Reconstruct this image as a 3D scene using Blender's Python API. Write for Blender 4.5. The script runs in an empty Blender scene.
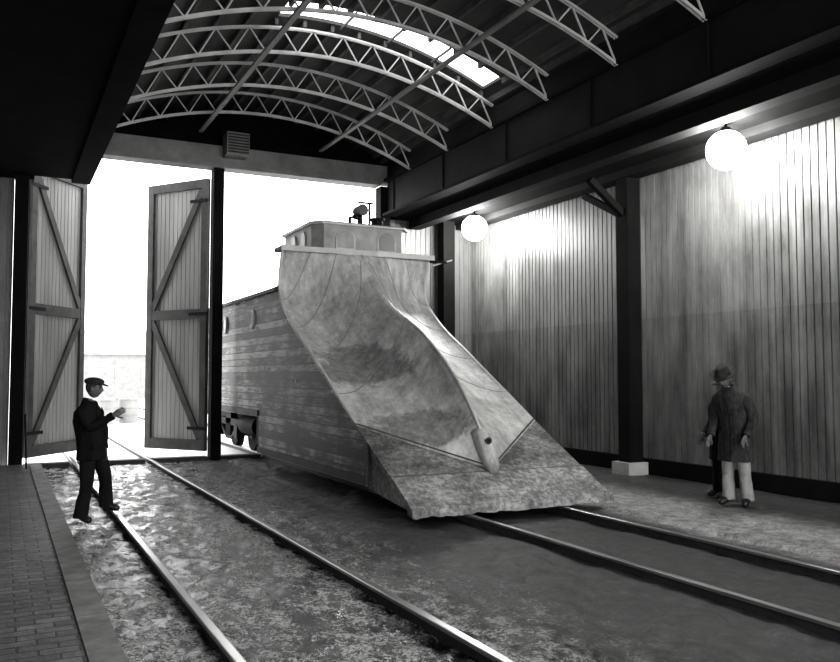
import bpy, math, random
from mathutils import Vector, Matrix, noise
random.seed(7)
sc=bpy.context.scene
sc.view_settings.view_transform='Standard'
for lk in ('Medium High Contrast','Standard - Medium High Contrast','None'):
    try:
        sc.view_settings.look=lk; print('LOOK',lk); break
    except Exception as e: pass
sc.view_settings.exposure=0.3

# ---------------------------------------------------------------- materials
def newmat(name):
    m=bpy.data.materials.new(name); m.use_nodes=True
    nt=m.node_tree; b=nt.nodes['Principled BSDF']
    return m,nt,b
def N(nt,t,**k):
    n=nt.nodes.new(t)
    for a,v in k.items(): setattr(n,a,v)
    return n
def coords(nt,scale=(1,1,1)):
    tc=N(nt,'ShaderNodeTexCoord'); mp=N(nt,'ShaderNodeMapping')
    mp.inputs['Scale'].default_value=scale
    nt.links.new(tc.outputs['Object'],mp.inputs['Vector'])
    return mp.outputs['Vector']
def noisen(nt,vec,scale,detail=4,rough=.6):
    n=N(nt,'ShaderNodeTexNoise'); n.inputs['Scale'].default_value=scale
    n.inputs['Detail'].default_value=detail; n.inputs['Roughness'].default_value=rough
    nt.links.new(vec,n.inputs['Vector']); return n.outputs['Fac']
def ramp(nt,fac,stops):
    r=N(nt,'ShaderNodeValToRGB'); e=r.color_ramp.elements
    while len(e)<len(stops): e.new(.5)
    for i,(p,c) in enumerate(stops):
        e[i].position=p; e[i].color=(c,c,c*.98,1)
    nt.links.new(fac,r.inputs['Fac']); return r.outputs['Color']
def mathn(nt,op,a,b=None,c=None,clamp=False):
    n=N(nt,'ShaderNodeMath',operation=op); n.use_clamp=clamp
    for i,x in enumerate((a,b,c)):
        if x is None: continue
        if isinstance(x,(int,float)): n.inputs[i].default_value=x
        else: nt.links.new(x,n.inputs[i])
    return n.outputs[0]
def mapr(nt,v,a,b_,c=0,d=1):
    n=N(nt,'ShaderNodeMapRange'); n.interpolation_type='SMOOTHSTEP'
    n.inputs['From Min'].default_value=a; n.inputs['From Max'].default_value=b_
    n.inputs['To Min'].default_value=c; n.inputs['To Max'].default_value=d
    nt.links.new(v,n.inputs['Value']); return n.outputs[0]
def mixc(nt,f,a,b):
    n=N(nt,'ShaderNodeMix',data_type='RGBA')
    for i,x in ((0,f),(6,a),(7,b)):
        if isinstance(x,(int,float)):
            n.inputs[i].default_value = x if i==0 else (x,x,x*.98,1)
        else: nt.links.new(x,n.inputs[i])
    return n.outputs[2]
def bump(nt,b,h,strength=.3,dist=.02):
    n=N(nt,'ShaderNodeBump')
    if isinstance(strength,(int,float)): n.inputs['Strength'].default_value=strength
    else: nt.links.new(strength,n.inputs['Strength'])
    n.inputs['Distance'].default_value=dist
    nt.links.new(h,n.inputs['Height']); nt.links.new(n.outputs[0],b.inputs['Normal'])
def simple(name,lo,hi,rough=.7,scale=3,stretch=(1,1,1),metal=0,bs=.2,spec=.5,bscale=6,bd=.01):
    m,nt,b=newmat(name)
    v=coords(nt,stretch); f=noisen(nt,v,scale)
    nt.links.new(ramp(nt,f,[(.3,lo),(.7,hi)]),b.inputs['Base Color'])
    b.inputs['Roughness'].default_value=rough; b.inputs['Metallic'].default_value=metal
    b.inputs['Specular IOR Level'].default_value=spec
    if bs: bump(nt,b,noisen(nt,v,scale*bscale),bs,bd)
    return m
M={}
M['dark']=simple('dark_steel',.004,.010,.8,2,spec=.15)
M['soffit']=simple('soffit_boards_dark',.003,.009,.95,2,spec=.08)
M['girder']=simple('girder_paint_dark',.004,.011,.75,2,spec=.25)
M['truss']=simple('truss_paint',.34,.55,.6,3)
M['deck']=simple('roof_deck_boards',.018,.055,.8,1.5,(1,.2,1))
M['purlin']=simple('purlin_wood',.05,.11,.8,3)
M['header']=simple('header_paint',.14,.24,.7,2)
M['siding_door']=simple('door_siding',.22,.38,.7,2,(1,1,.15))
M['doorframe']=simple('door_frame_wood',.04,.09,.7,3)
M['rail']=simple('rail_steel',.26,.5,.3,6,(1,.1,1),metal=.8,bs=.1)
M['railside']=simple('rail_rust',.02,.05,.7,6)
M['curb']=simple('curb_concrete',.14,.32,.7,4)
M['seam']=simple('plow_seam',.14,.22,.6,5,bs=0)
M['lip']=simple('plow_lip_steel',.32,.52,.5,4)
M['cupola']=simple('cupola_paint',.2,.36,.6,3)
M['cupola_trim']=simple('cupola_trim',.35,.55,.6,3)
M['roofing']=simple('plow_roofing',.04,.08,.7,3)
M['snow']=simple('snow',.75,.9,.7,1)
M['concrete']=simple('column_footing_concrete',.35,.5,.8,5)
M['yard']=simple('yard_wood',.16,.24,.8,2)
M['black']=simple('black_iron',.006,.014,.7,5,spec=.2)
M['paint_white']=simple('lettering_paint',.6,.75,.7,5,bs=0)
M['skin']=simple('skin',.10,.14,.6,8,bs=.05)
M['hair']=simple('hair',.02,.05,.8,30)
M['eye']=simple('eye_dark',.01,.02,.3,5,bs=0)
M['jacket']=simple('jacket_wool_black',.006,.014,.9,4,(1,1,.5),spec=.2,bs=.6,bscale=2,bd=.05)
M['trouser_d']=simple('trousers_dark',.008,.018,.9,4,(1,1,.5),spec=.2,bs=.6,bscale=2,bd=.05)
M['coat']=simple('overcoat_tweed',.02,.06,.9,18,(1,1,.35),bs=.5,spec=.2,bscale=.5,bd=.05)
M['trouser_l']=simple('trousers_light',.22,.34,.9,8,(1,1,.6),bs=.6,bscale=1,bd=.05)
M['coat_d']=simple('coat_black',.006,.014,.9,4,spec=.2,bs=.5,bscale=2,bd=.05)
M['hat']=simple('felt_hat',.012,.03,.9,12)
M['shoe']=simple('shoe_leather',.01,.02,.4,8)

# moldboard steel
m,nt,b=newmat('moldboard_steel')
v=coords(nt); f2=noisen(nt,coords(nt,(1,1,.5)),9,6,.75); f3=noisen(nt,coords(nt,(1,1,.6)),1.6,7,.7)
f4=noisen(nt,coords(nt,(3.5,.5,.5)),2.2,6,.7)
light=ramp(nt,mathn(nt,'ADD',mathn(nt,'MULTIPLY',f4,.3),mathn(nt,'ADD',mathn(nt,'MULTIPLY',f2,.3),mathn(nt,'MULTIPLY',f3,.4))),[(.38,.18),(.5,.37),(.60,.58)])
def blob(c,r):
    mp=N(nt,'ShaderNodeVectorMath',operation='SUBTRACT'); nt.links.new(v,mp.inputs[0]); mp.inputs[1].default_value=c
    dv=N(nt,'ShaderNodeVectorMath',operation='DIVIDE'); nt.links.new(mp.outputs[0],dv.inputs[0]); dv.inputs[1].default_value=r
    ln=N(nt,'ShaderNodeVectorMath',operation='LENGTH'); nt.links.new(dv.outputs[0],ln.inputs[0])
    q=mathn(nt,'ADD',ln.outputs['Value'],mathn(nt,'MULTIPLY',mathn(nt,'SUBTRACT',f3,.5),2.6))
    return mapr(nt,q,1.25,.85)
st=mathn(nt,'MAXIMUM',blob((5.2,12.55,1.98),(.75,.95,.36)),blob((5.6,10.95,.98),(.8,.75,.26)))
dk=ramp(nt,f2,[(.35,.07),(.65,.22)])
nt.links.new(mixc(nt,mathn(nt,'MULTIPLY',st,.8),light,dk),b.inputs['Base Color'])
b.inputs['Roughness'].default_value=.5
bump(nt,b,mathn(nt,'ADD',f2,mathn(nt,'MULTIPLY',f3,1.2)),.4,.02); M['mold']=m
m,nt,b=newmat('plow_plate_steel')
v=coords(nt); f1=noisen(nt,v,1.6,7,.75); f2=noisen(nt,v,14,6,.75)
sx=N(nt,'ShaderNodeSeparateXYZ'); nt.links.new(v,sx.inputs[0])
s=mathn(nt,'ADD',mathn(nt,'MULTIPLY',f1,.5),mathn(nt,'MULTIPLY',f2,.5))
s=mathn(nt,'ADD',s,mapr(nt,sx.outputs['Y'],9.8,10.3,.02,-.05))
nt.links.new(ramp(nt,s,[(.38,.05),(.5,.20),(.6,.46)]),b.inputs['Base Color']); b.inputs['Roughness'].default_value=.65
bump(nt,b,f2,.8,.03); M['plate']=m

m,nt,b=newmat('plow_plank_siding')
tc=N(nt,'ShaderNodeTexCoord'); sx=N(nt,'ShaderNodeSeparateXYZ'); nt.links.new(tc.outputs['Object'],sx.inputs[0])
zz=mathn(nt,'MULTIPLY',sx.outputs['Z'],1/.14)
fr=mathn(nt,'FRACT',zz); gap=mathn(nt,'LESS_THAN',fr,.15)
row=mathn(nt,'FLOOR',zz)
wn=N(nt,'ShaderNodeTexWhiteNoise',noise_dimensions='1D'); nt.links.new(row,wn.inputs['W'])
g=noisen(nt,coords(nt,(1,.7,7)),3,6,.75); big=noisen(nt,coords(nt,(1,.9,1.3)),1.0,6,.7)
s=mathn(nt,'ADD',mathn(nt,'MULTIPLY',g,.42),mathn(nt,'ADD',mathn(nt,'MULTIPLY',wn.outputs['Value'],.14),mathn(nt,'MULTIPLY',big,.5)))
s=mathn(nt,'ADD',s,mapr(nt,sx.outputs['Y'],11,19,-.05,.02))  # planks paler towards the rear: door light put into the colour
c=ramp(nt,s,[(.46,.012),(.53,.08),(.61,.36)])
nt.links.new(mixc(nt,gap,c,.005),b.inputs['Base Color']); b.inputs['Roughness'].default_value=.6
bump(nt,b,mathn(nt,'SUBTRACT',mathn(nt,'MULTIPLY',g,.4),gap),.6,.015); M['plank']=m

def siding(name,lo,hi,axis):
    m,nt,b=newmat(name)
    tc=N(nt,'ShaderNodeTexCoord'); sx=N(nt,'ShaderNodeSeparateXYZ'); nt.links.new(tc.outputs['Object'],sx.inputs[0])
    bd=mathn(nt,'FLOOR',mathn(nt,'MULTIPLY',sx.outputs[axis],1/.14))
    wn=N(nt,'ShaderNodeTexWhiteNoise',noise_dimensions='1D'); nt.links.new(bd,wn.inputs['W'])
    n1=noisen(nt,coords(nt,(1,1,.3)),2.5,6,.7)
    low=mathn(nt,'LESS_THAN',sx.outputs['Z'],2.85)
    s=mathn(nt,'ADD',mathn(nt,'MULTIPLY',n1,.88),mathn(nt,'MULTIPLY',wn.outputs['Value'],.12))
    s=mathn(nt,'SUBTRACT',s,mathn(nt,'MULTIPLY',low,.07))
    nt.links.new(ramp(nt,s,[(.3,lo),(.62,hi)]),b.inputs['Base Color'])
    b.inputs['Roughness'].default_value=.40
    bump(nt,b,n1,.15,.01); return m
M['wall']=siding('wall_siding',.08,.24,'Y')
M['wallx']=siding('wall_siding_back',.08,.18,'X')

# ground
m,nt,b=newmat('ballast_dirt_and_slush')
tc=N(nt,'ShaderNodeTexCoord'); sx=N(nt,'ShaderNodeSeparateXYZ'); nt.links.new(tc.outputs['Object'],sx.inputs[0])
v=coords(nt); fine=noisen(nt,v,34,6,.8); mid=noisen(nt,v,6.5,7,.72); blot=noisen(nt,coords(nt,(1.7,1.1,1)),3.4,8,.78)
gv=mathn(nt,'ADD',mathn(nt,'MULTIPLY',fine,.5),mathn(nt,'MULTIPLY',mid,.5))
base=ramp(nt,gv,[(.42,.004),(.53,.018),(.64,.10)])
mr=mapr(nt,sx.outputs['X'],4.7,2.6)
sm=mathn(nt,'ADD',mathn(nt,'MULTIPLY',blot,.55),mathn(nt,'MULTIPLY',fine,.45))
sm=mathn(nt,'ADD',sm,mathn(nt,'MULTIPLY',mr,.032))
slush=mathn(nt,'MULTIPLY',mapr(nt,sm,.54,.572),mr)
c=mixc(nt,slush,base,ramp(nt,fine,[(.35,.3),(.65,.85)]))
st=mathn(nt,'MULTIPLY',mapr(nt,sx.outputs['X'],7.2,7.7),mapr(nt,sx.outputs['X'],9.6,8.4))
pale=ramp(nt,gv,[(.42,.10),(.50,.32),(.6,.6)])
c=mixc(nt,st,c,pale)
nt.links.new(c,b.inputs['Base Color'])
pud=mathn(nt,'MULTIPLY',mapr(nt,blot,.52,.47),mathn(nt,'ADD',mathn(nt,'MULTIPLY',mr,.85),.15))
rg=mathn(nt,'SUBTRACT',.5,mathn(nt,'MULTIPLY',pud,.41))
nt.links.new(rg,b.inputs['Roughness'])
b.inputs['Specular IOR Level'].default_value=1.0
bump(nt,b,mathn(nt,'ADD',mathn(nt,'MULTIPLY',fine,.6),mathn(nt,'MULTIPLY',mid,1.0)),mathn(nt,'SUBTRACT',1.0,mathn(nt,'MULTIPLY',pud,.78)),.06); M['ground']=m

m,nt,b=newmat('brick_paving')
v=coords(nt); br=N(nt,'ShaderNodeTexBrick'); nt.links.new(v,br.inputs['Vector'])
br.inputs['Scale'].default_value=2.0; br.inputs['Mortar Size'].default_value=.018
br.inputs['Color1'].default_value=(.06,.06,.06,1); br.inputs['Color2'].default_value=(.14,.14,.14,1); br.inputs['Mortar'].default_value=(.012,.012,.012,1)
nz=noisen(nt,v,5,5,.7)
mx=N(nt,'ShaderNodeMix',data_type='RGBA',blend_type='MULTIPLY'); mx.inputs[0].default_value=.8
nt.links.new(br.outputs['Color'],mx.inputs[6]); nt.links.new(ramp(nt,nz,[(.3,.3),(.7,1.9)]),mx.inputs[7])
nt.links.new(mx.outputs[2],b.inputs['Base Color']); b.inputs['Roughness'].default_value=.5
bump(nt,b,mathn(nt,'SUBTRACT',nz,br.outputs['Fac']),.6,.02); M['brick']=m

m,nt,b=newmat('lamp_globe_glow')
b.inputs['Emission Color'].default_value=(1,1,.98,1); b.inputs['Emission Strength'].default_value=105
b.inputs['Base Color'].default_value=(.9,.9,.9,1); M['glow']=m
m,nt,b=newmat('window_glass'); b.inputs['Base Color'].default_value=(.03,.03,.03,1); b.inputs['Roughness'].default_value=.35; M['glass']=m

# ---------------------------------------------------------------- mesh builder
class MB:
    def __init__(s): s.v=[];s.f=[];s.m=[];s.s=[];s.mats=[]
    def mi(s,mat):
        if mat not in s.mats: s.mats.append(mat)
        return s.mats.index(mat)
    def add(s,vs,fs,mat,smooth=False,T=None):
        o=len(s.v); k=s.mi(mat)
        for p in vs:
            p=Vector(p)
            if T is not None: p=T@p
            s.v.append(p)
        for f in fs:
            s.f.append([i+o for i in f]); s.m.append(k); s.s.append(smooth)
    def box(s,c,d,mat,T=None):
        x,y,z=[a/2 for a in d]; c=Vector(c)
        vs=[c+Vector(p) for p in [(-x,-y,-z),(x,-y,-z),(x,y,-z),(-x,y,-z),(-x,-y,z),(x,-y,z),(x,y,z),(-x,y,z)]]
        s.add(vs,[(0,3,2,1),(4,5,6,7),(0,1,5,4),(1,2,6,5),(2,3,7,6),(3,0,4,7)],mat,False,T)
    def bx(s,x0,x1,y0,y1,z0,z1,mat,T=None):
        s.box(((x0+x1)/2,(y0+y1)/2,(z0+z1)/2),(x1-x0,y1-y0,z1-z0),mat,T)
    def beam(s,p0,p1,w,h,mat,up=(0,0,1),T=None):
        p0=Vector(p0);p1=Vector(p1);d=(p1-p0);u=Vector(up)
        d.normalize()
        r=d.cross(u)
        if r.length<1e-4: r=d.cross(Vector((0,1,0)))
        r.normalize(); u=r.cross(d); r*=w/2;u*=h/2
        vs=[p0-r-u,p0+r-u,p0+r+u,p0-r+u,p1-r-u,p1+r-u,p1+r+u,p1-r+u]
        s.add(vs,[(3,2,1,0),(4,5,6,7),(0,1,5,4),(1,2,6,5),(2,3,7,6),(3,0,4,7)],mat,False,T)
    def cyl(s,p0,p1,r0,mat,r1=None,n=16,T=None,smooth=True):
        if r1 is None:r1=r0
        p0=Vector(p0);p1=Vector(p1);d=(p1-p0).normalized()
        a=d.orthogonal().normalized();b=d.cross(a)
        vs=[];
        for p,r in((p0,r0),(p1,r1)):
            for i in range(n):
                t=2*math.pi*i/n; vs.append(p+a*r*math.cos(t)+b*r*math.sin(t))
        s.add(vs,[(i,(i+1)%n,n+(i+1)%n,n+i) for i in range(n)],mat,smooth,T)
        s.add(vs,[tuple(range(n-1,-1,-1)),tuple(range(n,2*n))],mat,False,T)
    def loft(s,rings,mat,T=None,cap=True,smooth=True,closed=True):
        n=len(rings[0]); vs=[p for r in rings for p in r]; fs=[]
        for k in range(len(rings)-1):
            for i in range(n if closed else n-1):
                j=(i+1)%n; fs.append((k*n+i,k*n+j,(k+1)*n+j,(k+1)*n+i))
        if cap: fs+= [tuple(range(n-1,-1,-1)),tuple((len(rings)-1)*n+i for i in range(n))]
        s.add(vs,fs,mat,smooth,T)
    def ell(s,c,r,mat,T=None,n=16,m=10,fn=None):
        rings=[];c=Vector(c)
        for k in range(m+1):
            ph=-math.pi/2+math.pi*(k+.001 if k==0 else (k-.001 if k==m else k))/m
            ring=[]
            for i in range(n):
                t=2*math.pi*i/n
                u=Vector((math.cos(ph)*math.cos(t),math.cos(ph)*math.sin(t),math.sin(ph)))
                p=Vector((u.x*r[0],u.y*r[1],u.z*r[2]))
                if fn: p=fn(u,p)
                ring.append(c+p)
            rings.append(ring)
        s.loft(rings,mat,T,cap=True)
    def torus(s,c,R,r,ax,mat,n=24,k=8,sc=(1,1)):
        c=Vector(c);ax=Vector(ax).normalized();a=Vector((0,0,1)) if abs(ax.z)<.9 else Vector((1,0,0));b=ax.cross(a)
        rings=[]
        for i in range(n+1):
            t=2*math.pi*i/n; d=a*math.cos(t)*sc[0]+b*math.sin(t)*sc[1]
            rings.append([c+d*(R+r*math.cos(q*2*math.pi/k))+ax*r*math.sin(q*2*math.pi/k) for q in range(k)])
        s.loft(rings,mat,cap=False)
    def obj(s,name,parent=None):
        me=bpy.data.meshes.new(name); me.from_pydata([tuple(p) for p in s.v],[],s.f)
        for k in s.mats: me.materials.append(M[k])
        me.polygons.foreach_set('material_index',s.m); me.polygons.foreach_set('use_smooth',s.s)
        me.update(); ob=bpy.data.objects.new(name,me); sc.collection.objects.link(ob)
        if parent: ob.parent=parent
        return ob
def empty(name):
    e=bpy.data.objects.new(name,None); sc.collection.objects.link(e); e.empty_display_size=.3; return e

YB=18.7; YN=-3.0; CX=6.13
# ---------------------------------------------------------------- ground
def gz(x,y):
    k=1.0 if x<5.2 else .7
    n=noise.noise(Vector((x*1.1,y*.8,0)))*.03+k*(noise.noise(Vector((x*3.2,y*2.4,3)))*.035+noise.noise(Vector((x*9,y*8,5)))*.022)
    z=-.105+n
    for rx in (1.37,2.86,5.38,6.85):
        d=abs(x-rx)
        if d<.2: z=min(z,-.06-.05*(1-d/.2)+.3*n)
    if x>7.6: z=-.07+n*.45
    return z
xs=[.74+i*.05 for i in range(int((10.88-.74)/.05)+1)]; ys=[YN+i*.06 for i in range(int((18.95-YN)/.06)+1)]
g=MB(); vs=[(x,y,gz(x,y)) for y in ys for x in xs]; nx=len(xs)
g.add(vs,[(j*nx+i,j*nx+i+1,(j+1)*nx+i+1,(j+1)*nx+i) for j in range(len(ys)-1) for i in range(nx-1)],'ground',True)
g.obj('floor')
g=MB(); g.bx(-60,80,19.0,120,-.3,-.11,'snow'); g.obj('snowy_yard_ground')
g=MB(); g.bx(-1.46,.52,YN,YB-.3,-.2,0.0,'brick'); g.obj('brick_platform')
g=MB()
y=YN
while y<YB-.4:
    g.bx(.522,.735,y+.006,min(y+1.2,YB-.32)-.006,-.25,.02,'curb'); y+=1.2
g.obj('curb')
def rail(x,y0,y1,name,parent=None):
    prof=[(-.065,-.17),(.065,-.17),(.065,-.155),(.012,-.13),(.012,-.045),(.036,-.03),(.036,-.004),(.028,0),(-.028,0),(-.036,-.004),(-.036,-.03),(-.012,-.045),(-.012,-.13),(-.065,-.155)]
    g=MB(); k=len(prof)
    vs=[(x+a,y,b) for y in (y0,y1) for a,b in prof]
    fs=[(i,(i+1)%k,k+(i+1)%k,k+i) for i in range(k)]
    g.add(vs,[f for i,f in enumerate(fs) if i not in (5,6,7,8,9)],'railside'); g.add(vs,[f for i,f in enumerate(fs) if i in (5,6,7,8,9)],'rail')
    g.add(vs,[tuple(range(k))],'railside')
    return g.obj(name,parent)
for xa,xb in ((1.37,2.86),(5.38,6.85)):
    t=empty('railway_track')
    rail(xa,YN,60,'rail_a',t); rail(xb,YN,60,'rail_b',t)
g=MB()
for a,b_ in ((.42,1.29),(1.45,2.78),(2.94,4.1),(4.4,5.30),(5.46,6.77),(6.93,8.15)): g.bx(a,b_,YB-.12,YB+.16,-.2,-.02,'doorframe')
g.obj('door_threshold')

# ---------------------------------------------------------------- walls
def ribbed(g,a0,a1,z0,z1,fix,axis,mat,face,P=.14):
    a=a0;pts=[]
    while a<a1-1e-6:
        e=min(a+P,a1); pts+=[(a,0),(max(a,e-.026),0),(max(a,e-.022),.02),(max(a,e-.004),.02)]; a=e
    pts.append((a1,0))
    vs=[]
    for z in (z0,z1):
        for p,o in pts:
            off=fix+face*o
            vs.append((off,p,z) if axis=='Y' else (p,off,z))
    n=len(pts); g.add(vs,[(i,i+1,n+i+1,n+i) for i in range(n-1)],mat)
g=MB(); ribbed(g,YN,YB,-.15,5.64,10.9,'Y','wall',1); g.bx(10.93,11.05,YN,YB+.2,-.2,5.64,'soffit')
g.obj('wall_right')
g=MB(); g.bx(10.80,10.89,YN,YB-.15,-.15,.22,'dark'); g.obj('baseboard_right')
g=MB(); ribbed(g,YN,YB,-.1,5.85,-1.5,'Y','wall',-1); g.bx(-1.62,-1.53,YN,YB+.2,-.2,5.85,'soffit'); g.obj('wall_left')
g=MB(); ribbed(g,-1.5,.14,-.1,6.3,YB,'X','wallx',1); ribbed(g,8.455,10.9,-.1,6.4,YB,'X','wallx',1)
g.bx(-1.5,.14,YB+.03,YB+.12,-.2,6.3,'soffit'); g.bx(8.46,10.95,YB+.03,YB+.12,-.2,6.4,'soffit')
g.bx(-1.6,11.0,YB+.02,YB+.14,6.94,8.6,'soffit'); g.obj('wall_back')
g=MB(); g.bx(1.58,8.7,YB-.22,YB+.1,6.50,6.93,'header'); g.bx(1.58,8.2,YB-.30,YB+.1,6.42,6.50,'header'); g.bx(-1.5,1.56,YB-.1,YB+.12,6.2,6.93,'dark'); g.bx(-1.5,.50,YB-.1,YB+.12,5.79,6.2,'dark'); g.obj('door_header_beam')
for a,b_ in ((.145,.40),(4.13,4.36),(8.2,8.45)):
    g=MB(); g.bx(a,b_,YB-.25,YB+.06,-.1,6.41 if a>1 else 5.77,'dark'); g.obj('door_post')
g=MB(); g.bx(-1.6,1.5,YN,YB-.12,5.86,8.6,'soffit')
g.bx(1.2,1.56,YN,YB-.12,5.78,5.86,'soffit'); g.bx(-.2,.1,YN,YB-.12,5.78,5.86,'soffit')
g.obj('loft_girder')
g=MB()
g.bx(8.36,8.40,YN,YB-.3,5.72,6.95,'girder')
g.bx(8.22,8.56,YN,YB-.3,5.66,5.72,'dark'); g.bx(8.26,8.56,YN,YB-.3,6.52,6.58,'dark')
yy=-2.
while yy<YB-.4: g.bx(8.33,8.36,yy,yy+.02,5.72,6.52,'girder'); yy+=2.5
g.obj('crane_girder')
g=MB()
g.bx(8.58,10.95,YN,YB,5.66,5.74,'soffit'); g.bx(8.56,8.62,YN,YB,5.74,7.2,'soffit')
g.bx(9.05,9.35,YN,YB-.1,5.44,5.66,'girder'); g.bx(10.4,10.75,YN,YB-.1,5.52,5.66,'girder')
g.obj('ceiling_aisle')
def column(x,y,brace=True):
    g=MB(); T_=5.50 if brace else 5.64
    g.bx(x-.16,x+.16,y-.15,y-.12,.16,T_,'dark'); g.bx(x-.16,x+.16,y+.12,y+.15,.16,T_,'dark'); g.bx(x-.02,x+.02,y-.12,y+.12,.16,T_,'dark')
    g.bx(x-.16,x-.13,y-.15,y+.15,.16,T_,'dark')
    g.bx(x-.26,x+.2,y-.24,y+.24,-.2,.16,'concrete')
    if brace:
        g.beam((x,y+.1,4.8),(x,y+1.3,5.43),.12,.12,'dark')
        g.beam((x-.1,y,4.8),(x-.9,y,5.4),.12,.12,'dark')
    g.obj('steel_column')
column(10.56,12.2); column(10.56,5.9); column(10.56,-.4); column(9.95,18.3,False)

# ---------------------------------------------------------------- roof
def zb(x): return 7.3-.8*((x-4.95)/3.4)**2
g=MB()
X0,X1=1.5,8.6; nxr=28
xr=[X0+(X1-X0)*i/nxr for i in range(nxr+1)]
def strip(y0,y1,skip=None):
    for i in range(nxr):
        a,b_=xr[i],xr[i+1]
        if skip and a>=skip[0] and b_<=skip[1]: continue
        za,zb2=zb(a)+.62,zb(b_)+.62
        g.add([(a,y0,za),(b_,y0,zb2),(b_,y1,zb2),(a,y1,za),(a,y0,za+.06),(b_,y0,zb2+.06),(b_,y1,zb2+.06),(a,y1,za+.06)],
          [(0,3,2,1),(4,5,6,7),(0,1,5,4),(1,2,6,5),(2,3,7,6),(3,0,4,7)],'deck')
strip(YN,12.75); strip(12.75,13.4,(4.0,8.15)); strip(13.4,YB+.1)
g.obj('ceiling')
g=MB()
for i in range(0,nxr+1,2):
    x=xr[i]; x=min(max(x,1.6),8.3)
    if 4.0<x<8.15:
        g.bx(x-.03,x+.03,YN,12.7,zb(x)+.5,zb(x)+.615,'purlin'); g.bx(x-.03,x+.03,13.45,YB-.05,zb(x)+.5,zb(x)+.615,'purlin')
    else: g.bx(x-.03,x+.03,YN,YB-.05,zb(x)+.5,zb(x)+.615,'purlin')
for x in (5.2,6.1,7.0): g.bx(x-.015,x+.015,12.7,13.45,zb(x)+.56,zb(x)+.6,'purlin')
g.obj('roof_purlins')
yt=17.0
TD=.42
while yt>-2:
    g=MB(); n=24
    P=[(1.60+(8.30-1.60)*i/n) for i in range(n+1)]
    for i in range(n):
        a,b_=P[i],P[i+1]
        for dy in (-.026,.026):
            g.beam((a,yt+dy,zb(a)),(b_,yt+dy,zb(b_)),.018,.045,'truss')
            g.beam((a,yt+dy,zb(a)+TD),(b_,yt+dy,zb(b_)+TD),.018,.04,'truss')
        if i%2==0: g.beam((a,yt,zb(a)),(b_,yt,zb(b_)+TD),.024,.024,'truss')
        else: g.beam((a,yt,zb(a)+TD),(b_,yt,zb(b_)),.024,.024,'truss')
    g.obj('arched_roof_truss'); yt-=1.8
g=MB()
for x in (3.8,6.6): g.bx(x-.045,x+.045,YN,YB-.35,zb(x)-.07,zb(x)-.028,'header')
g.obj('truss_bracing_runner')
g=MB(); g.bx(4.32,4.82,18.05,18.475,6.66,7.16,'header')
for i in range(7): g.bx(4.34,4.80,18.02,18.05,6.70+i*.065,6.73+i*.065,'deck')
g.obj('unit_heater')

# ---------------------------------------------------------------- doors
def leaf(name,hx,hy,fx,fy,z0,z1):
    d=Vector((fx-hx,fy-hy,0)); L=d.length; d.normalize()
    n=Vector((d.y,-d.x,0))
    if n.y>0: n=-n
    T=Matrix(((d.x,n.x,0,hx),(d.y,n.y,0,hy),(0,0,1,0),(0,0,0,1)))
    g=MB(); x=0.03
    while x<L-.02:
        g.bx(x,min(x+.13,L)-.012,-.03,.0,z0,z1,'siding_door',T); x+=.13
    g.bx(0,L,-.045,-.03,z0,z1,'doorframe',T)
    w=.17
    g.bx(0,w,0,.06,z0,z1,'doorframe',T); g.bx(L-w,L,0,.06,z0,z1,'doorframe',T)
    g.bx(w,L-w,0,.055,z0,z0+.24,'doorframe',T); g.bx(w,L-w,0,.055,z1-.2,z1,'doorframe',T)
    zm=(z0+z1)/2; g.bx(w,L-w,0,.055,zm-.11,zm+.11,'doorframe',T)
    g.beam((w,.03,z1-.25),(L-w,.03,zm+.14),.05,.15,'doorframe',T=T)
    g.beam((w,.03,z0+.28),(L-w,.03,zm-.14),.05,.15,'doorframe',T=T)
    for z in (z0+.5,zm,z1-.5): g.bx(-.04,.5,.06,.075,z-.035,z+.035,'black',T)
    g.obj(name)
leaf('door_1',.44,YB+.18,1.62,20.45,.08,6.25)
leaf('door_2',4.12,YB+.18,3.05,20.35,.08,6.25)
leaf('door_3',8.5,YB+.25,10.45,YB+.5,.08,6.25)

# ---------------------------------------------------------------- plow
plow=empty('railway_snowplow')
HW=1.55
side=[(11.15,1.05),(12.06,1.55),(13.25,2.2),(14.3,2.77),(14.97,3.36),(14.82,4.13)]
cen=[(9.95,.47),(10.30,1.05),(10.98,1.75),(12.05,2.45),(13.5,3.12),(14.76,4.13)]
def cr(P,t):
    n=len(P)-1; x=t*n; i=min(int(x),n-1); u=x-i
    p0=P[max(i-1,0)];p1=P[i];p2=P[i+1];p3=P[min(i+2,n)]
    return tuple(.5*((2*p1[k])+(-p0[k]+p2[k])*u+(2*p0[k]-5*p1[k]+4*p2[k]-p3[k])*u*u+(-p0[k]+3*p1[k]-3*p2[k]+p3[k])*u**3) for k in (0,1))
def S(s,v,o=0.):
    q=min(1,v*2.6); q=q*q*(3-2*q)
    a=cr(side,v); c=cr(cen,v); w=(1-abs(s))**(1.0+.9*q)
    hol=.22*math.sin(math.pi*min(1,abs(s)*1.0))*math.sin(math.pi*min(1,v*1.05))*q   # hollow scoop
    y=a[0]*(1-w)+c[0]*w+hol*.6; z=a[1]*(1-w)+c[1]*w-hol*.55
    return Vector((CX+s*HW,y-o*.8,z+o*.6))
g=MB(); ns,nv=56,48
vs=[S(-1+2*i/ns,j/nv) for j in range(nv+1) for i in range(ns+1)]
W=ns+1
fl=[(j*W+i,j*W+i+1,(j+1)*W+i+1,(j+1)*W+i) for j in range(nv) for i in range(ns//2)]
fr_=[(j*W+i,j*W+i+1,(j+1)*W+i+1,(j+1)*W+i) for j in range(nv) for i in range(ns//2,ns)]
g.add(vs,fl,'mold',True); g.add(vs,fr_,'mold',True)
ob=g.obj('wedge_moldboard',plow)
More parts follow.
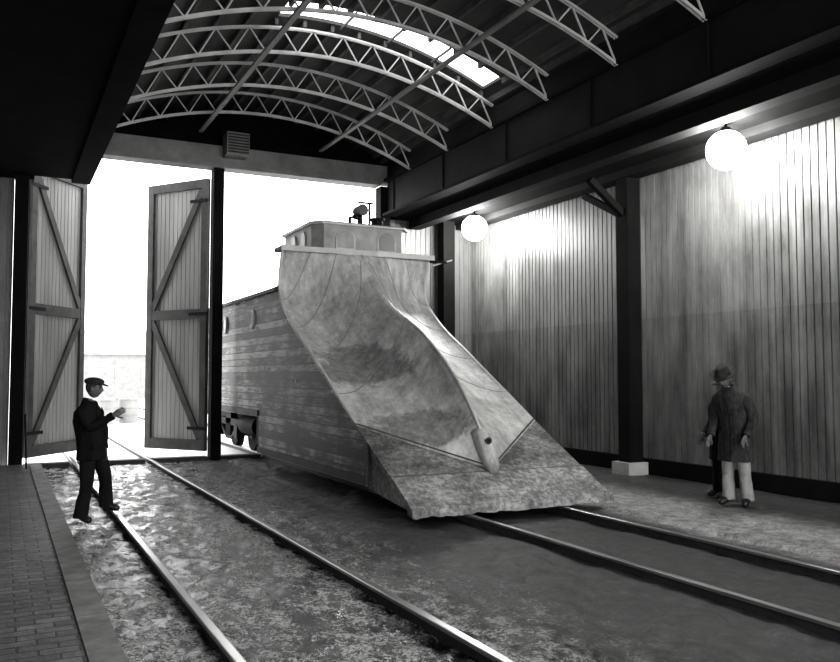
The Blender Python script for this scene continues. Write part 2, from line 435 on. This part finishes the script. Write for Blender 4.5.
md=ob.modifiers.new('Solid','SOLIDIFY'); md.thickness=.04; md.offset=-1
g=MB()
def seam(fn,w=.007,n=40,t0=0,t1=1,mat='seam',o=.006):
    pts=[]
    for i in range(n+1):
        s,v=fn(t0+(t1-t0)*i/n); s=max(-1,min(1,s)); v=max(0,min(1,v)); pts.append((s,v))
    P=[S(s,v,o) for s,v in pts]
    vs=[]
    for i,p in enumerate(P):
        d=(P[min(i+1,n)]-P[max(i-1,0)]).normalized()
        nn=Vector((0,-.8,.6)); r=d.cross(nn).normalized()
        vs+= [p-r*w,p+r*w]
    g.add(vs,[(2*i,2*i+1,2*i+3,2*i+2) for i in range(n)],mat,True)
for sg in (-1,1):
    for v0,s1,v1 in ((.74,-.62,1),(.55,-.3,1),(.36,-.05,.95),(.18,-.02,.68)):
        seam(lambda t:(-sg*-1*(1-t*(1+s1)) if sg>0 else -(1-t*(1+s1)), v0+(v1-v0)*t**1.7))
    seam(lambda t:(sg*(1-t),.015),.014,mat='roofing',o=.012)
seam(lambda t:(0,t),.012,mat='lip',t0=.15,t1=.7)
for sg in (-1,1): seam(lambda t:(sg*.985,t),.022,mat='lip')
g.obj('moldboard_seams',plow)
g=MB()
def plate(y): return .10+(y-9.3)*(.97/1.9)
for (ya,yb_) in ((9.3,9.95),(9.95,11.3)):
    o=.0 if ya>9.4 else .012
    x0,x1=CX-HW,CX+HW
    nb=24; vs=[];fs=[]
    for i in range(nb+1):
        x=x0+(x1-x0)*i/nb
        j0=.035*noise.noise(Vector((x*2.3,ya,0))) if ya<9.5 else 0
        vs+=[(x,ya+j0,plate(ya)+o),(x,yb_-.012,plate(yb_)+o),(x,yb_,plate(yb_)-.05),(x,ya+j0,plate(ya)-.06)]
    fs=[(4*i+a,4*i+4+a,4*i+4+(a+1)%4,4*i+(a+1)%4) for i in range(nb) for a in range(4)]+[(0,1,2,3),(4*nb+3,4*nb+2,4*nb+1,4*nb)]
    g.add(vs,fs,'plate')
g.beam((CX-HW,9.955,plate(9.955)+.008),(CX+HW,9.955,plate(9.955)+.008),.03,.014,'roofing')
for i in range(11):
    xx=CX-HW+.14+i*.28
    g.cyl((xx,9.86,plate(9.86)+.01),(xx,9.852,plate(9.86)+.024),.016,'seam',n=8)
nb=60;vs=[]
for i in range(nb+1):
    x=CX-HW-.02+(2*HW+.04)*i/nb; q=.035*noise.noise(Vector((x*3,0,0)))+.03*noise.noise(Vector((x*9,2,0)))
    vs+=[(x,9.26+q,.01+q*.6),(x,9.28+q*.6,.11),(x,9.42,.18),(x,9.42,.04)]
g.add(vs,[(4*i+a,4*i+4+a,4*i+4+(a+1)%4,4*i+(a+1)%4) for i in range(nb) for a in range(4)]+[(0,1,2,3),(4*nb+3,4*nb+2,4*nb+1,4*nb)],'plate')
g.obj('cutting_plate',plow)
g=MB()
g.loft([[Vector((CX+a*w,y0-dd*(1-abs(a))**.7,z)) for a in (-1,-.7,-.35,0,.35,.7,1)]+[Vector((CX+a*w,y0+.25,z)) for a in (1,0,-1)] for z,w,y0,dd in
   ((.42,.06,9.88,.03),(.52,.10,9.92,.05),(.66,.12,9.99,.06),(.84,.12,10.09,.06),(.96,.11,10.19,.06),(1.02,.05,10.26,.03))],'mold')
g.torus((CX-.02,10.01,.86),.04,.013,(-.25,-.9,.35),'roofing'); g.cyl((CX-.02,10.06,.85),(CX-.02,10.0,.865),.036,'black')
g.obj('nose_casting',plow)
g=MB()
prof=[(cr(side,i/24)[0]+.05,cr(side,i/24)[1]-.01) for i in range(0,21)]
def extr(outl,x0,x1,mat):
    k=len(outl); vs=[(x0,a,b) for a,b in outl]+[(x1,a,b) for a,b in outl]
    g.add(vs,[tuple(range(k)),tuple(range(2*k-1,k-1,-1))]+[(i,k+i,k+(i+1)%k,(i+1)%k) for i in range(k)],mat)
x0,x1=CX-HW+.02,CX+HW-.02
extr([(9.36,.06),(10.75,.79),(10.75,.2)],x0,x1,'plate')
BE=24.5
O=[(10.75,.27),(10.75,.79),(11.1,.98)]+prof[1:]+[(15.15,3.46),(17,3.42),(BE,3.36),(BE,.98),(16.3,.98),(16.3,.27)]
extr(O,x0,x0+.08,'plank'); extr(O,x1-.08,x1,'plank')
g.bx(x0+.08,x1-.08,15.2,15.3,.98,3.46,'plank'); g.bx(x0+.08,x1-.08,BE-.08,BE,.98,3.36,'plank'); g.bx(x0+.08,x1-.08,12.0,BE-.1,.93,1.0,'plank')
g.obj('plank_body',plow)
g=MB()
rings=[]
for y_,h in ((15.1,.10),(16,.10),(BE+.1,.07)):
    rings.append([Vector((CX+a*(HW+.06),y_,3.42+h*(1-a*a)*1.8)) for a in [i/8-1 for i in range(17)]]+[Vector((CX+HW+.06,y_,3.36)),Vector((CX-HW-.06,y_,3.36))])
g.loft(rings,'roofing',smooth=False)
g.bx(CX-.80,CX+1.15,14.98,17.0,3.5,4.16,'cupola')
g.bx(CX-HW-.03,CX+HW+.05,14.74,15.2,4.10,4.17,'roofing'); g.bx(CX-HW-.03,CX+HW+.05,14.71,14.74,4.08,4.18,'cupola_trim')
for xx in (CX-HW,CX+HW):
    g.bx(xx-.015,xx+.015,10.75,16.3,.24,.36,'roofing'); g.bx(xx-.015,xx+.015,16.3,BE,.96,1.08,'roofing')
    g.bx(xx-.02,xx+.02,10.74,10.80,.26,.82,'roofing')
    for yy_,zz_ in ((16.8,2.93),(19.1,2.93),(22,2.93)):
        g.torus((xx,yy_,zz_),.17,.035,(1,0,0),'cupola_trim'); g.cyl((xx-.02,yy_,zz_),(xx+.02,yy_,zz_),.16,'glass')
g.obj('roof_and_trim',plow)
g=MB()
cx0,cx1,cy0,cy1,cz0,cz1=CX-.82,CX+1.2,15.05,16.95,4.17,4.72
ch=.18
plan=[(cx0+ch,cy0),(cx1-ch,cy0),(cx1,cy0+ch*1.2),(cx1,cy1),(cx0,cy1),(cx0,cy0+ch*1.2)]
g.loft([[Vector((a,b_,z)) for a,b_ in plan] for z in (cz0,cz1)],'cupola',smooth=False)
cc=Vector(((cx0+cx1)/2,(cy0+cy1)/2,0))
def sc_(z,k): return [Vector((cc.x+(a-cc.x)*k,cc.y+(b_-cc.y)*k,z)) for a,b_ in plan]
g.loft([sc_(cz1,1.04),sc_(cz1+.04,1.04),sc_(cz1+.09,.75),sc_(cz1+.11,.3)],'roofing',smooth=False)
g.loft([sc_(cz1-.02,1.055),sc_(cz1+.02,1.055)],'cupola_trim',smooth=False)
g.loft([sc_(cz0-.02,1.04),sc_(cz0+.04,1.04)],'cupola_trim',smooth=False)
def archwin(p,d,w,h,gm='glass'):
    d=Vector(d).normalized(); n=Vector((d.y,-d.x,0)); p=Vector(p)
    def sh(k): 
        pts=[(-w/2*k,0),(w/2*k,0),(w/2*k,h*.55)]
        pts+=[(w/2*k*math.cos(t),h*.55+(h*.45)*k*math.sin(t)) for t in [math.pi*i/8 for i in range(1,8)]]+[(-w/2*k,h*.55)]
        return pts
    for k,o,mt in ((1.2,.02,'cupola_trim'),(1,.03,gm)):
        base=sh(k)
        g.loft([[p+d*a+Vector((0,0,b_-(.03 if k>1 else 0)))+n*oo for a,b_ in base] for oo in (0,o)],mt,smooth=False)
for a,mt in ((.27,'cupola'),(.80,'glass')): archwin((cx0+ch+(cx1-cx0-2*ch)*a,cy0,cz0+.09),(1,0,0),.34,.36,mt)
for yy_ in (15.7,16.3): archwin((cx0,yy_,cz0+.09),(0,-1,0),.28,.36)
g.obj('lookout_cupola',plow)
g=MB()
hx,hy=CX+.32,15.55
g.cyl((hx,hy,4.75),(hx,hy,5.05),.05,'black'); g.cyl((hx,hy-.13,5.12),(hx,hy+.13,5.12),.11,'black'); g.cyl((hx,hy-.15,5.12),(hx,hy-.13,5.12),.12,'roofing'); g.cyl((hx,hy-.155,5.12),(hx,hy-.15,5.12),.09,'glass')
g.cyl((hx+.25,hy+.1,4.75),(hx+.25,hy+.1,5.32),.022,'black'); g.cyl((hx+.0,hy+.1,5.32),(hx+.33,hy+.1,5.32),.02,'black')
g.cyl((hx-.2,hy-.2,4.95),(hx-.05,hy,4.95),.05,'black',r1=.02); g.cyl((hx-.22,hy,4.75),(hx-.22,hy,4.98),.03,'black'); g.cyl((hx-.22,hy,4.97),(hx,hy,5.02),.02,'black')
g.cyl((hx+.38,hy,4.75),(hx+.38,hy,4.95),.12,'black'); g.cyl((hx+.38,hy,4.95),(hx+.38,hy,4.99),.16,'black')
g.beam((CX+HW,14.9,4.08),(CX+HW+.42,14.9,4.08),.05,.05,'black'); g.beam((CX+HW+.1,14.9,4.0),(CX+HW+.55,14.9,4.14),.03,.03,'cupola_trim')
g.obj('headlamp_and_horn',plow)
def truck(y1,y2,name):
    global g
    g=MB(); ym=(y1+y2)/2
    for yy_ in (y1,y2):
        for wx in (5.38,6.85):
            g.cyl((wx-.06,yy_,.43),(wx+.06,yy_,.43),.43,'dark',n=32); g.cyl((wx-.09 if wx<6 else wx+.09,yy_,.43),(wx,yy_,.43),.16,'railside',n=20)
            inner=wx+.08 if wx<6 else wx-.08
            g.cyl((inner-.02,yy_,.43),(inner+.02,yy_,.43),.46,'railside',n=32)
        g.cyl((4.95,yy_,.43),(7.3,yy_,.43),.08,'dark')
    for wx in (5.0,7.23):
        g.beam((wx,y1-.35,.66),(wx,y2+.35,.66),.1,.16,'black'); g.beam((wx,y1,.6),(wx,ym-.25,.28),.08,.08,'black'); g.beam((wx,ym-.25,.28),(wx,ym+.25,.28),.08,.08,'black'); g.beam((wx,ym+.25,.28),(wx,y2,.6),.08,.08,'black')
        for yy_ in (y1,y2): g.box((wx,yy_,.45),(.18,.28,.32),'black')
        for d_ in (-.15,0,.15): g.cyl((wx,ym+d_,.33),(wx,ym+d_,.62),.065,'black')
    g.bx(4.95,7.28,ym-.25,ym+.25,.58,.93,'black')
    g.obj(name,plow)
truck(19.4,21.1,'rear_truck'); truck(12.6,14.2,'front_truck')
g=MB()
g.bx(4.72,7.5,16.5,16.9,.35,.93,'black'); g.bx(5.1,5.35,15.,24,.7,.93,'black'); g.bx(6.9,7.15,15.,24,.7,.93,'black')
g.cyl((4.95,17.3,.68),(4.95,18.5,.68),.22,'black',n=20); g.cyl((4.95,17.6,.88),(4.95,17.6,.95),.05,'black'); g.cyl((4.95,18.2,.88),(4.95,18.2,.95),.05,'black')
g.obj('underframe',plow)
for i,t_ in enumerate(('LAKE R.Y.','8 R5')):
    cu=bpy.data.curves.new('lettering','FONT'); cu.body=t_; cu.size=.14; cu.extrude=.002; cu.align_x='CENTER'
    o=bpy.data.objects.new('lettering',cu); sc.collection.objects.link(o); o.data.materials.append(M['paint_white'])
    o.rotation_euler=(math.radians(90),0,math.radians(-90)); o.location=(CX-HW+.012,14.1,1.62-.19*i); o.parent=plow

# ---------------------------------------------------------------- lamps
for y_ in (9.19,16.85,1.6):  # last one is out of view, added to the row to light the plow front
    g=MB(); x_=9.92
    g.ell((x_,y_,5.25),(.30,.30,.30),'glow',n=28,m=16)
    g.cyl((x_,y_,5.53),(x_,y_,5.60),.11,'dark',r1=.07); g.cyl((x_,y_,5.58),(x_,y_,5.658),.02,'dark')
    g.obj('globe_lamp')

# ---------------------------------------------------------------- yard things
g=MB()
for i,(x,y) in enumerate(((3.6,34),(4.5,34.6),(4.0,36))):
    g.cyl((x,y,-.11),(x,y,.85),.36,'yard',n=20)
    for z in (.2,.5,.8): g.torus((x,y,z),.36,.025,(0,0,1),'header')
g.obj('yard_barrels')
g=MB(); 
for x in (3.1,4.1,5.1): g.bx(x,x+.1,44,44.1,-.1,2.6,'yard')
for z in (.8,1.6,2.4): g.bx(3.1,5.2,44.1,44.16,z,z+.1,'yard')
g.obj('yard_fence')
g=MB(); g.bx(5.2,13.5,70,74,-.1,3.4,'header')
g.add([(4.9,69.7,3.4),(13.8,69.7,3.4),(13.8,74.3,3.4),(4.9,74.3,3.4),(4.9,72,5.4),(13.8,72,5.4)],[(0,1,5,4),(2,3,4,5),(0,4,3),(1,2,5),(0,3,2,1)],'cupola')
for x in (6,8,10,12): g.bx(x,x+.9,69.95,70,1.0,2.3,'yard')
g.obj('yard_shed')
g=MB(); g.cyl((.45,17.4,.018),(.43,18.3,1.0),.017,'dark'); g.obj('pry_bar')

# ---------------------------------------------------------------- people
def evalskin(verts,edges,rad,root,sub=1):
    me=bpy.data.meshes.new('tmp'); me.from_pydata([tuple(v) for v in verts],edges,[])
    o=bpy.data.objects.new('tmp',me); sc.collection.objects.link(o)
    o.modifiers.new('Skin','SKIN')
    for i,d in enumerate(me.skin_vertices[0].data):
        r=rad[i]; d.radius=r if isinstance(r,tuple) else (r,r); d.use_root=(i==root)
    ss=o.modifiers.new('Sub','SUBSURF'); ss.levels=sub; ss.render_levels=sub
    dg=bpy.context.evaluated_depsgraph_get(); ev=o.evaluated_get(dg); m2=bpy.data.meshes.new_from_object(ev)
    vs=[v.co.copy() for v in m2.vertices]; fs=[tuple(p.vertices) for p in m2.polygons]
    bpy.data.objects.remove(o); bpy.data.meshes.remove(m2)
    return vs,fs
def hand(g,T,wrist,d,n,thumbside,curl,k=1.0):
    w=Vector(wrist);d=Vector(d).normalized();n=Vector(n);n=(n-d*n.dot(d)).normalized();a=n.cross(d)*thumbside
    rings=[]
    for t,hw,ht in ((-.02,.026,.02),(.0,.028,.02),(.03,.038,.017),(.065,.043,.016),(.09,.041,.013),(.098,.034,.009)):
        rings.append([w+d*t*k+a*hw*k*math.cos(q*math.pi/6)+n*ht*k*math.sin(q*math.pi/6) for q in range(12)])
    g.loft(rings,'skin',T)
    def chain(p,dirn,lens,r,c,side=None):
        pts=[p];dd=Vector(dirn).normalized();ax=n.cross(dirn).normalized() if side is None else side
        for L in lens:
            pts.append(pts[-1]+dd*L*k); dd=Matrix.Rotation(c,3,ax)@dd
        vs,fs=evalskin(pts,[(i,i+1) for i in range(len(pts)-1)],[r*k,r*k,r*.95*k,r*.8*k][:len(pts)],0)
        g.add(vs,fs,'skin',True,T)
    for off,L,r in ((.030,.9,.0088),(.010,1.0,.009),(-.011,.94,.0088),(-.030,.75,.0078)):
        chain(w+d*.085*k+a*off*k,d+a*off*1.2,(.042*L,.027*L,.02*L),r,curl)
    chain(w+d*.025*k+a*.03*k,d*.7+a*.75,(.035,.032,.024),.0105,curl*.5)
def person(name,pos,face,J,opt):
    fx,fy=face[0],face[1]; L=math.hypot(fx,fy);fx/=L;fy/=L; k=opt.get('k',1)
    T=Matrix(((fx*k,-fy*k,0,pos[0]),(fy*k,fx*k,0,pos[1]),(0,0,k,pos[2]),(0,0,0,1)))
    g=MB()
    names=['pel','sp','ch','nb','nk','hr','kr','ar','tr','hl','kl','al','tl','cr','sr','er','wr','cl','sl','el','wl']
    Jd={'pel':(0,0,.97),'sp':(0,0,1.16),'ch':(0,0,1.34),'nb':(.0,0,1.48),'nk':(.015,0,1.57),
        'hr':(0,-.1,.92),'kr':(.02,-.11,.5),'ar':(0,-.12,.1),'tr':(.17,-.14,.04),
        'hl':(0,.1,.92),'kl':(.02,.11,.5),'al':(0,.12,.1),'tl':(.17,.14,.04),
        'sr':(0,-.19,1.44),'er':(0,-.24,1.15),'wr':(.06,-.24,.9),'sl':(0,.19,1.44),'el':(0,.24,1.15),'wl':(.06,.24,.9)}
    Jd.update(J)
    Jd['cr']=tuple(Vector(Jd['ch'])*.4+Vector(Jd['sr'])*.6+Vector((0,.02,.0))); Jd['cl']=tuple(Vector(Jd['ch'])*.4+Vector(Jd['sl'])*.6+Vector((0,-.02,.0)))
    sl_=opt.get('sleeve',1.)
    R={'pel':(.15,.13),'sp':(.13,.11),'ch':(.12,.10),'nb':.065,'nk':.052,'hr':.115,'kr':.085,'ar':.062,'tr':.042,'hl':.115,'kl':.085,'al':.062,'tl':.042,
       'cr':.075,'cl':.075,'sr':.078*sl_,'er':.062*sl_,'wr':.042,'sl':.078*sl_,'el':.062*sl_,'wl':.042}
    E=[('pel','sp'),('sp','ch'),('ch','nb'),('nb','nk'),('pel','hr'),('hr','kr'),('kr','ar'),('ar','tr'),('pel','hl'),('hl','kl'),('kl','al'),('al','tl'),
       ('ch','cr'),('cr','sr'),('sr','er'),('er','wr'),('ch','cl'),('cl','sl'),('sl','el'),('el','wl')]
    ix={n:i for i,n in enumerate(names)}
    vs,fs=evalskin([Vector(Jd[n]) for n in names],[(ix[a],ix[b]) for a,b in E],[R[n] for n in names],0,2)
    groups={}
    nk=Vector(Jd['nk'])
    for f in fs:
        c=sum((vs[i] for i in f),Vector())/len(f)
        da=min((c-Vector(Jd['ar'])).length,(c-Vector(Jd['al'])).length); dt=min((c-Vector(Jd['tr'])).length,(c-Vector(Jd['tl'])).length)
        if c.z<.55 and (dt<.14 or da<.08): mt='shoe'
        elif c.z<.95 and abs(c.y)<.4 and min((c-Vector(Jd['wr'])).length,(c-Vector(Jd['wl'])).length)>.15: mt=opt['trouser']
        elif c.z>1.52 and (c-nk).length<.09: mt='skin'
        else: mt=opt['coat']
        groups.setdefault(mt,[]).append(f)
    for mt,ff in groups.items(): g.add(vs,ff,mt,True,T)
    for a_,k_,t_ in (('ar','kr','tr'),('al','kl','tl')):
        a=Vector(Jd[a_]);kk=Vector(Jd[k_]);u=(kk-a).normalized();tt=Vector(Jd[t_])
        rg=[]
        for q,r in ((-.02,.078),(.0,.083),(.08,.080),(.2,.078),(.3,.070)):
            rg.append([a+u*q+Vector((r*(1+.05*math.sin(3*w_+q*20))*math.cos(w_)*1.1,r*math.sin(w_)*.95,0)) for w_ in [2*math.pi*i/18 for i in range(18)]])
        g.loft(rg,opt['trouser'],T)
    def sp(z):
        pts=[Vector(Jd[q]) for q in ('pel','sp','ch','nb')]
        if z<=pts[0].z: return pts[0].xy
        for a,b in zip(pts,pts[1:]):
            if z<=b.z: t=(z-a.z)/(b.z-a.z); return (a.xy*(1-t)+b.xy*t)
        return pts[-1].xy
    rings=[]; n=40
    for z,hd,hw in opt['rings']:
        c=sp(z); fl_=max(0,(1.2-z))*.13
        rings.append([Vector((c.x+hd*(1+fl_*math.sin(6*t_+z*2)+.015*math.sin(9*t_+z*9))*math.cos(t_),c.y+hw*(1+fl_*math.sin(6*t_+1)+.015*math.sin(7*t_+z*13))*math.sin(t_),z)) for t_ in [2*math.pi*i/n for i in range(n)]])
    g.loft(rings,opt['coat'],T)
    def fr(z,y):
        for (za,da,wa),(zb_,db,wb) in zip(opt['rings'],opt['rings'][1:]):
            if za<=z<=zb_:
                t=(z-za)/(zb_-za); d_=da+(db-da)*t; w_=wa+(wb-wa)*t; break
        else: d_,w_=opt['rings'][0][1:]
        return sp(z).x+d_*math.sqrt(max(0,1-(y/w_)**2))+.008
    z=1.5; c=sp(z); rr=[]
    for zz_,r_ in ((1.44,.105),(1.51,.08),(1.555,.086),(1.50,.105),(1.43,.13)):
        rr.append([Vector((c.x+.01+r_*math.cos(t_),c.y+r_*1.05*math.sin(t_),zz_-.03*math.cos(t_))) for t_ in [2*math.pi*i/20 for i in range(20)]])
    g.loft(rr,opt['coat'],T,cap=False)
    z0_=opt['rings'][1][0]; zs=[z0_+(1.36-z0_)*i/14 for i in range(15)]
    for a,b in zip(zs,zs[1:]): g.beam((fr(a,.03),.03,a),(fr(b,.03),.03,b),.012,.006,'black',up=(1,0,0),T=T)
    for s_ in (-1,1):
        q=[(1.46,.06),(1.40,.12),(1.34,.10),(1.22,.035),(1.44,.03)]
        base=[Vector((fr(z,y)+.004,s_*y,z)) for z,y in q]; top=[p+Vector((.012,0,0)) for p in base]
        g.loft([base,top],opt['coat'],T,smooth=False)
        zc=.98; g.beam((fr(zc,.10),s_*.085,zc),(fr(zc,.17)-.01,s_*.175,zc-.01),.02,.06,opt['coat'],T=T)
    for i in range(3):
        z=1.18-i*.16; g.cyl((fr(z,.06)-.01,.06,z),(fr(z,.06)+.004,.06,z),.014,'black',T=T,n=10)
    hc=Vector(opt.get('head',(.035,0,1.69))); hp,hyaw,hr_=opt.get('hrot',(0,0,0))
    H=T@Matrix.Translation(hc)@Matrix.Rotation(hyaw,4,'Z')@Matrix.Rotation(hp,4,'Y')@Matrix.Rotation(hr_,4,'X')
    def fn(u,p):
        p=p.copy(); 
        if u.z<0: p.y*=1-.28*u.z*u.z; p.x*=1-.12*u.z*u.z
        ga=lambda a,b,sy,sz: math.exp(-((u.y-a)/sy)**2-((u.z-b)/sz)**2) if u.x>0 else 0
        p.x+=.024*ga(0,-.18,.13,.16)+.01*ga(0,.02,.12,.2)-.008*ga(.36,.05,.18,.13)-.008*ga(-.36,.05,.18,.13)+.008*ga(0,-.85,.3,.15)+.006*ga(0,-.52,.25,.08)+.004*ga(0,.25,.5,.1)
        return p
    g.ell((0,0,0),(.096,.075,.118),'skin',H,n=36,m=28,fn=fn)
    for s_ in (-1,1):
        g.ell((.082,s_*.029,.008),(.012,.014,.008),'eye',H,n=10,m=6); g.ell((.0,s_*.078,-.005),(.020,.009,.032),'skin',H,n=12,m=8)
        g.ell((.086,s_*.029,.026),(.008,.018,.004),'hair',H,n=10,m=6)
    g.ell((.090,0,-.058),(.008,.024,.004),'eye',H,n=10,m=6)
    g.ell((-.016,0,.022),(.094,.082,.108),'hair',H,n=24,m=14)
    if opt['hat']=='cap':
        g.ell((-.01,0,.085),(.125,.105,.055),'hat',H,n=24,m=10); g.cyl((-.005,0,.055),(-.005,0,.085),.1,'hat',T=H,n=24)
        g.loft([[Vector((.07+.1*math.cos(t_),.075*math.sin(t_),.062-.25*max(0,.1*math.cos(t_))+dz)) for t_ in [-math.pi/2+math.pi*i/12 for i in range(13)]] for dz in (0,.008)],'hat',H,smooth=False)
    else:
        br=[]
        for r_,z in ((.095,.05),(.15,.055),(.158,.068),(.152,.066),(.098,.062),(.094,.10),(.088,.155),(.07,.17),(.02,.158)):
            br.append([Vector((r_*1.12*math.cos(t_)-.005,r_*math.sin(t_)*(1 if z<.15 else .8),z-.012*math.cos(t_)*(r_>.14))) for t_ in [2*math.pi*i/28 for i in range(28)]])
        g.loft(br,'hat',H); g.cyl((-.005,0,.062),(-.005,0,.085),.099,'black',T=H,n=28)
    for sd,w_,e_ in ((-1,'wr','er'),(1,'wl','el')):
        w=Vector(Jd[w_]);d=(w-Vector(Jd[e_])).normalized()
        d=(d+Vector(opt.get('hd'+w_[1],(0,0,0)))).normalized()
        g.cyl(w-d*.05,w+d*.012,.05,opt['coat'],T=T)
        nrm=Vector((0,-sd,0)) if abs(d.y)<.8 else Vector((0,0,1))
        hand(g,T,w+d*.015,d,nrm,-1 if sd*1>0 else 1,.38)
    g.obj(name)
FR=Vector((.893,-.449)); FF=Vector((.449,.893))
jr=[(.80,.17,.21),(.82,.175,.215),(.95,.17,.21),(1.1,.165,.20),(1.28,.175,.215),(1.40,.16,.215),(1.47,.12,.15),(1.52,.06,.08)]
person('railway_worker',(.99,11.32,-.09),FR,{
   'pel':(.03,.04,.98),'sp':(.0,.02,1.16),'ch':(-.01,0,1.34),'nb':(.01,0,1.49),'nk':(.04,0,1.575),
   'hr':(.02,-.05,.93),'kr':(.02,-.05,.5),'ar':(-.06,-.04,.1),'tr':(.10,-.08,.04),
   'hl':(.06,.13,.93),'kl':(.16,.2,.56),'al':(.14,.28,.19),'tl':(.32,.29,.14),
   'sr':(-.01,-.19,1.44),'er':(.12,-.24,1.20),'wr':(.37,-.18,1.36),'sl':(-.01,.19,1.44),'el':(.10,.24,1.17),'wl':(.16,.13,.95)},
   dict(coat='jacket',trouser='trouser_d',rings=jr,hat='cap',head=(.07,0,1.70),hrot=(.08,0,0),hdr=(.4,0,.2),sleeve=1.25))
cr_=[(.58,.165,.225),(.60,.17,.23),(.8,.165,.222),(.95,.16,.215),(1.1,.15,.20),(1.28,.16,.22),(1.40,.15,.225),(1.47,.11,.17),(1.52,.06,.08)]
person('visitor_in_overcoat',(9.34,8.58,-.075),-FR*.8-FF*.6,{
   'sp':(.03,0,1.16),'ch':(.08,0,1.34),'nb':(.14,0,1.47),'nk':(.19,0,1.545),
   'hr':(0,-.09,.92),'ar':(.02,-.1,.1),'tr':(.2,-.13,.04),'hl':(0,.09,.92),'kl':(0,.11,.5),'al':(-.05,.12,.1),'tl':(.12,.17,.04),
   'sr':(.09,-.20,1.42),'er':(.04,-.26,1.12),'wr':(.20,-.23,.91),'sl':(.09,.20,1.42),'el':(-.0,.26,1.13),'wl':(.16,.25,.93)},
   dict(coat='coat',trouser='trouser_l',rings=cr_,hat='fedora',head=(.25,0,1.645),hrot=(.5,.2,0),k=1.10,sleeve=1.2))
person('visitor_in_dark_coat',(9.74,9.22,-.075),-FR*.95-FF*.1,{
   'sp':(.02,0,1.16),'ch':(.0,0,1.34),'nb':(-.03,0,1.49),'nk':(-.05,0,1.57),
   'el':(.14,.27,1.15),'wl':(.36,.24,1.0),'er':(.0,-.27,1.15),'wr':(.16,-.24,.94)},
   dict(coat='coat_d',trouser='trouser_d',rings=cr_,hat='fedora',head=(-.05,0,1.68),hrot=(.15,0,0),k=1.0,sleeve=1.2))

# ---------------------------------------------------------------- world, camera
w=bpy.data.worlds.new('overcast_sky'); sc.world=w; w.use_nodes=True
bg=w.node_tree.nodes['Background']; bg.inputs['Color'].default_value=(1,1,1,1); bg.inputs['Strength'].default_value=4.0
cam=bpy.data.cameras.new('camera'); co=bpy.data.objects.new('camera',cam); sc.collection.objects.link(co)
cam.sensor_width=36; cam.lens=36*830/840; cam.clip_end=500
co.location=(0,0,1.78); co.rotation_euler=(math.radians(93.03),0,math.radians(-26.7)); sc.camera=co
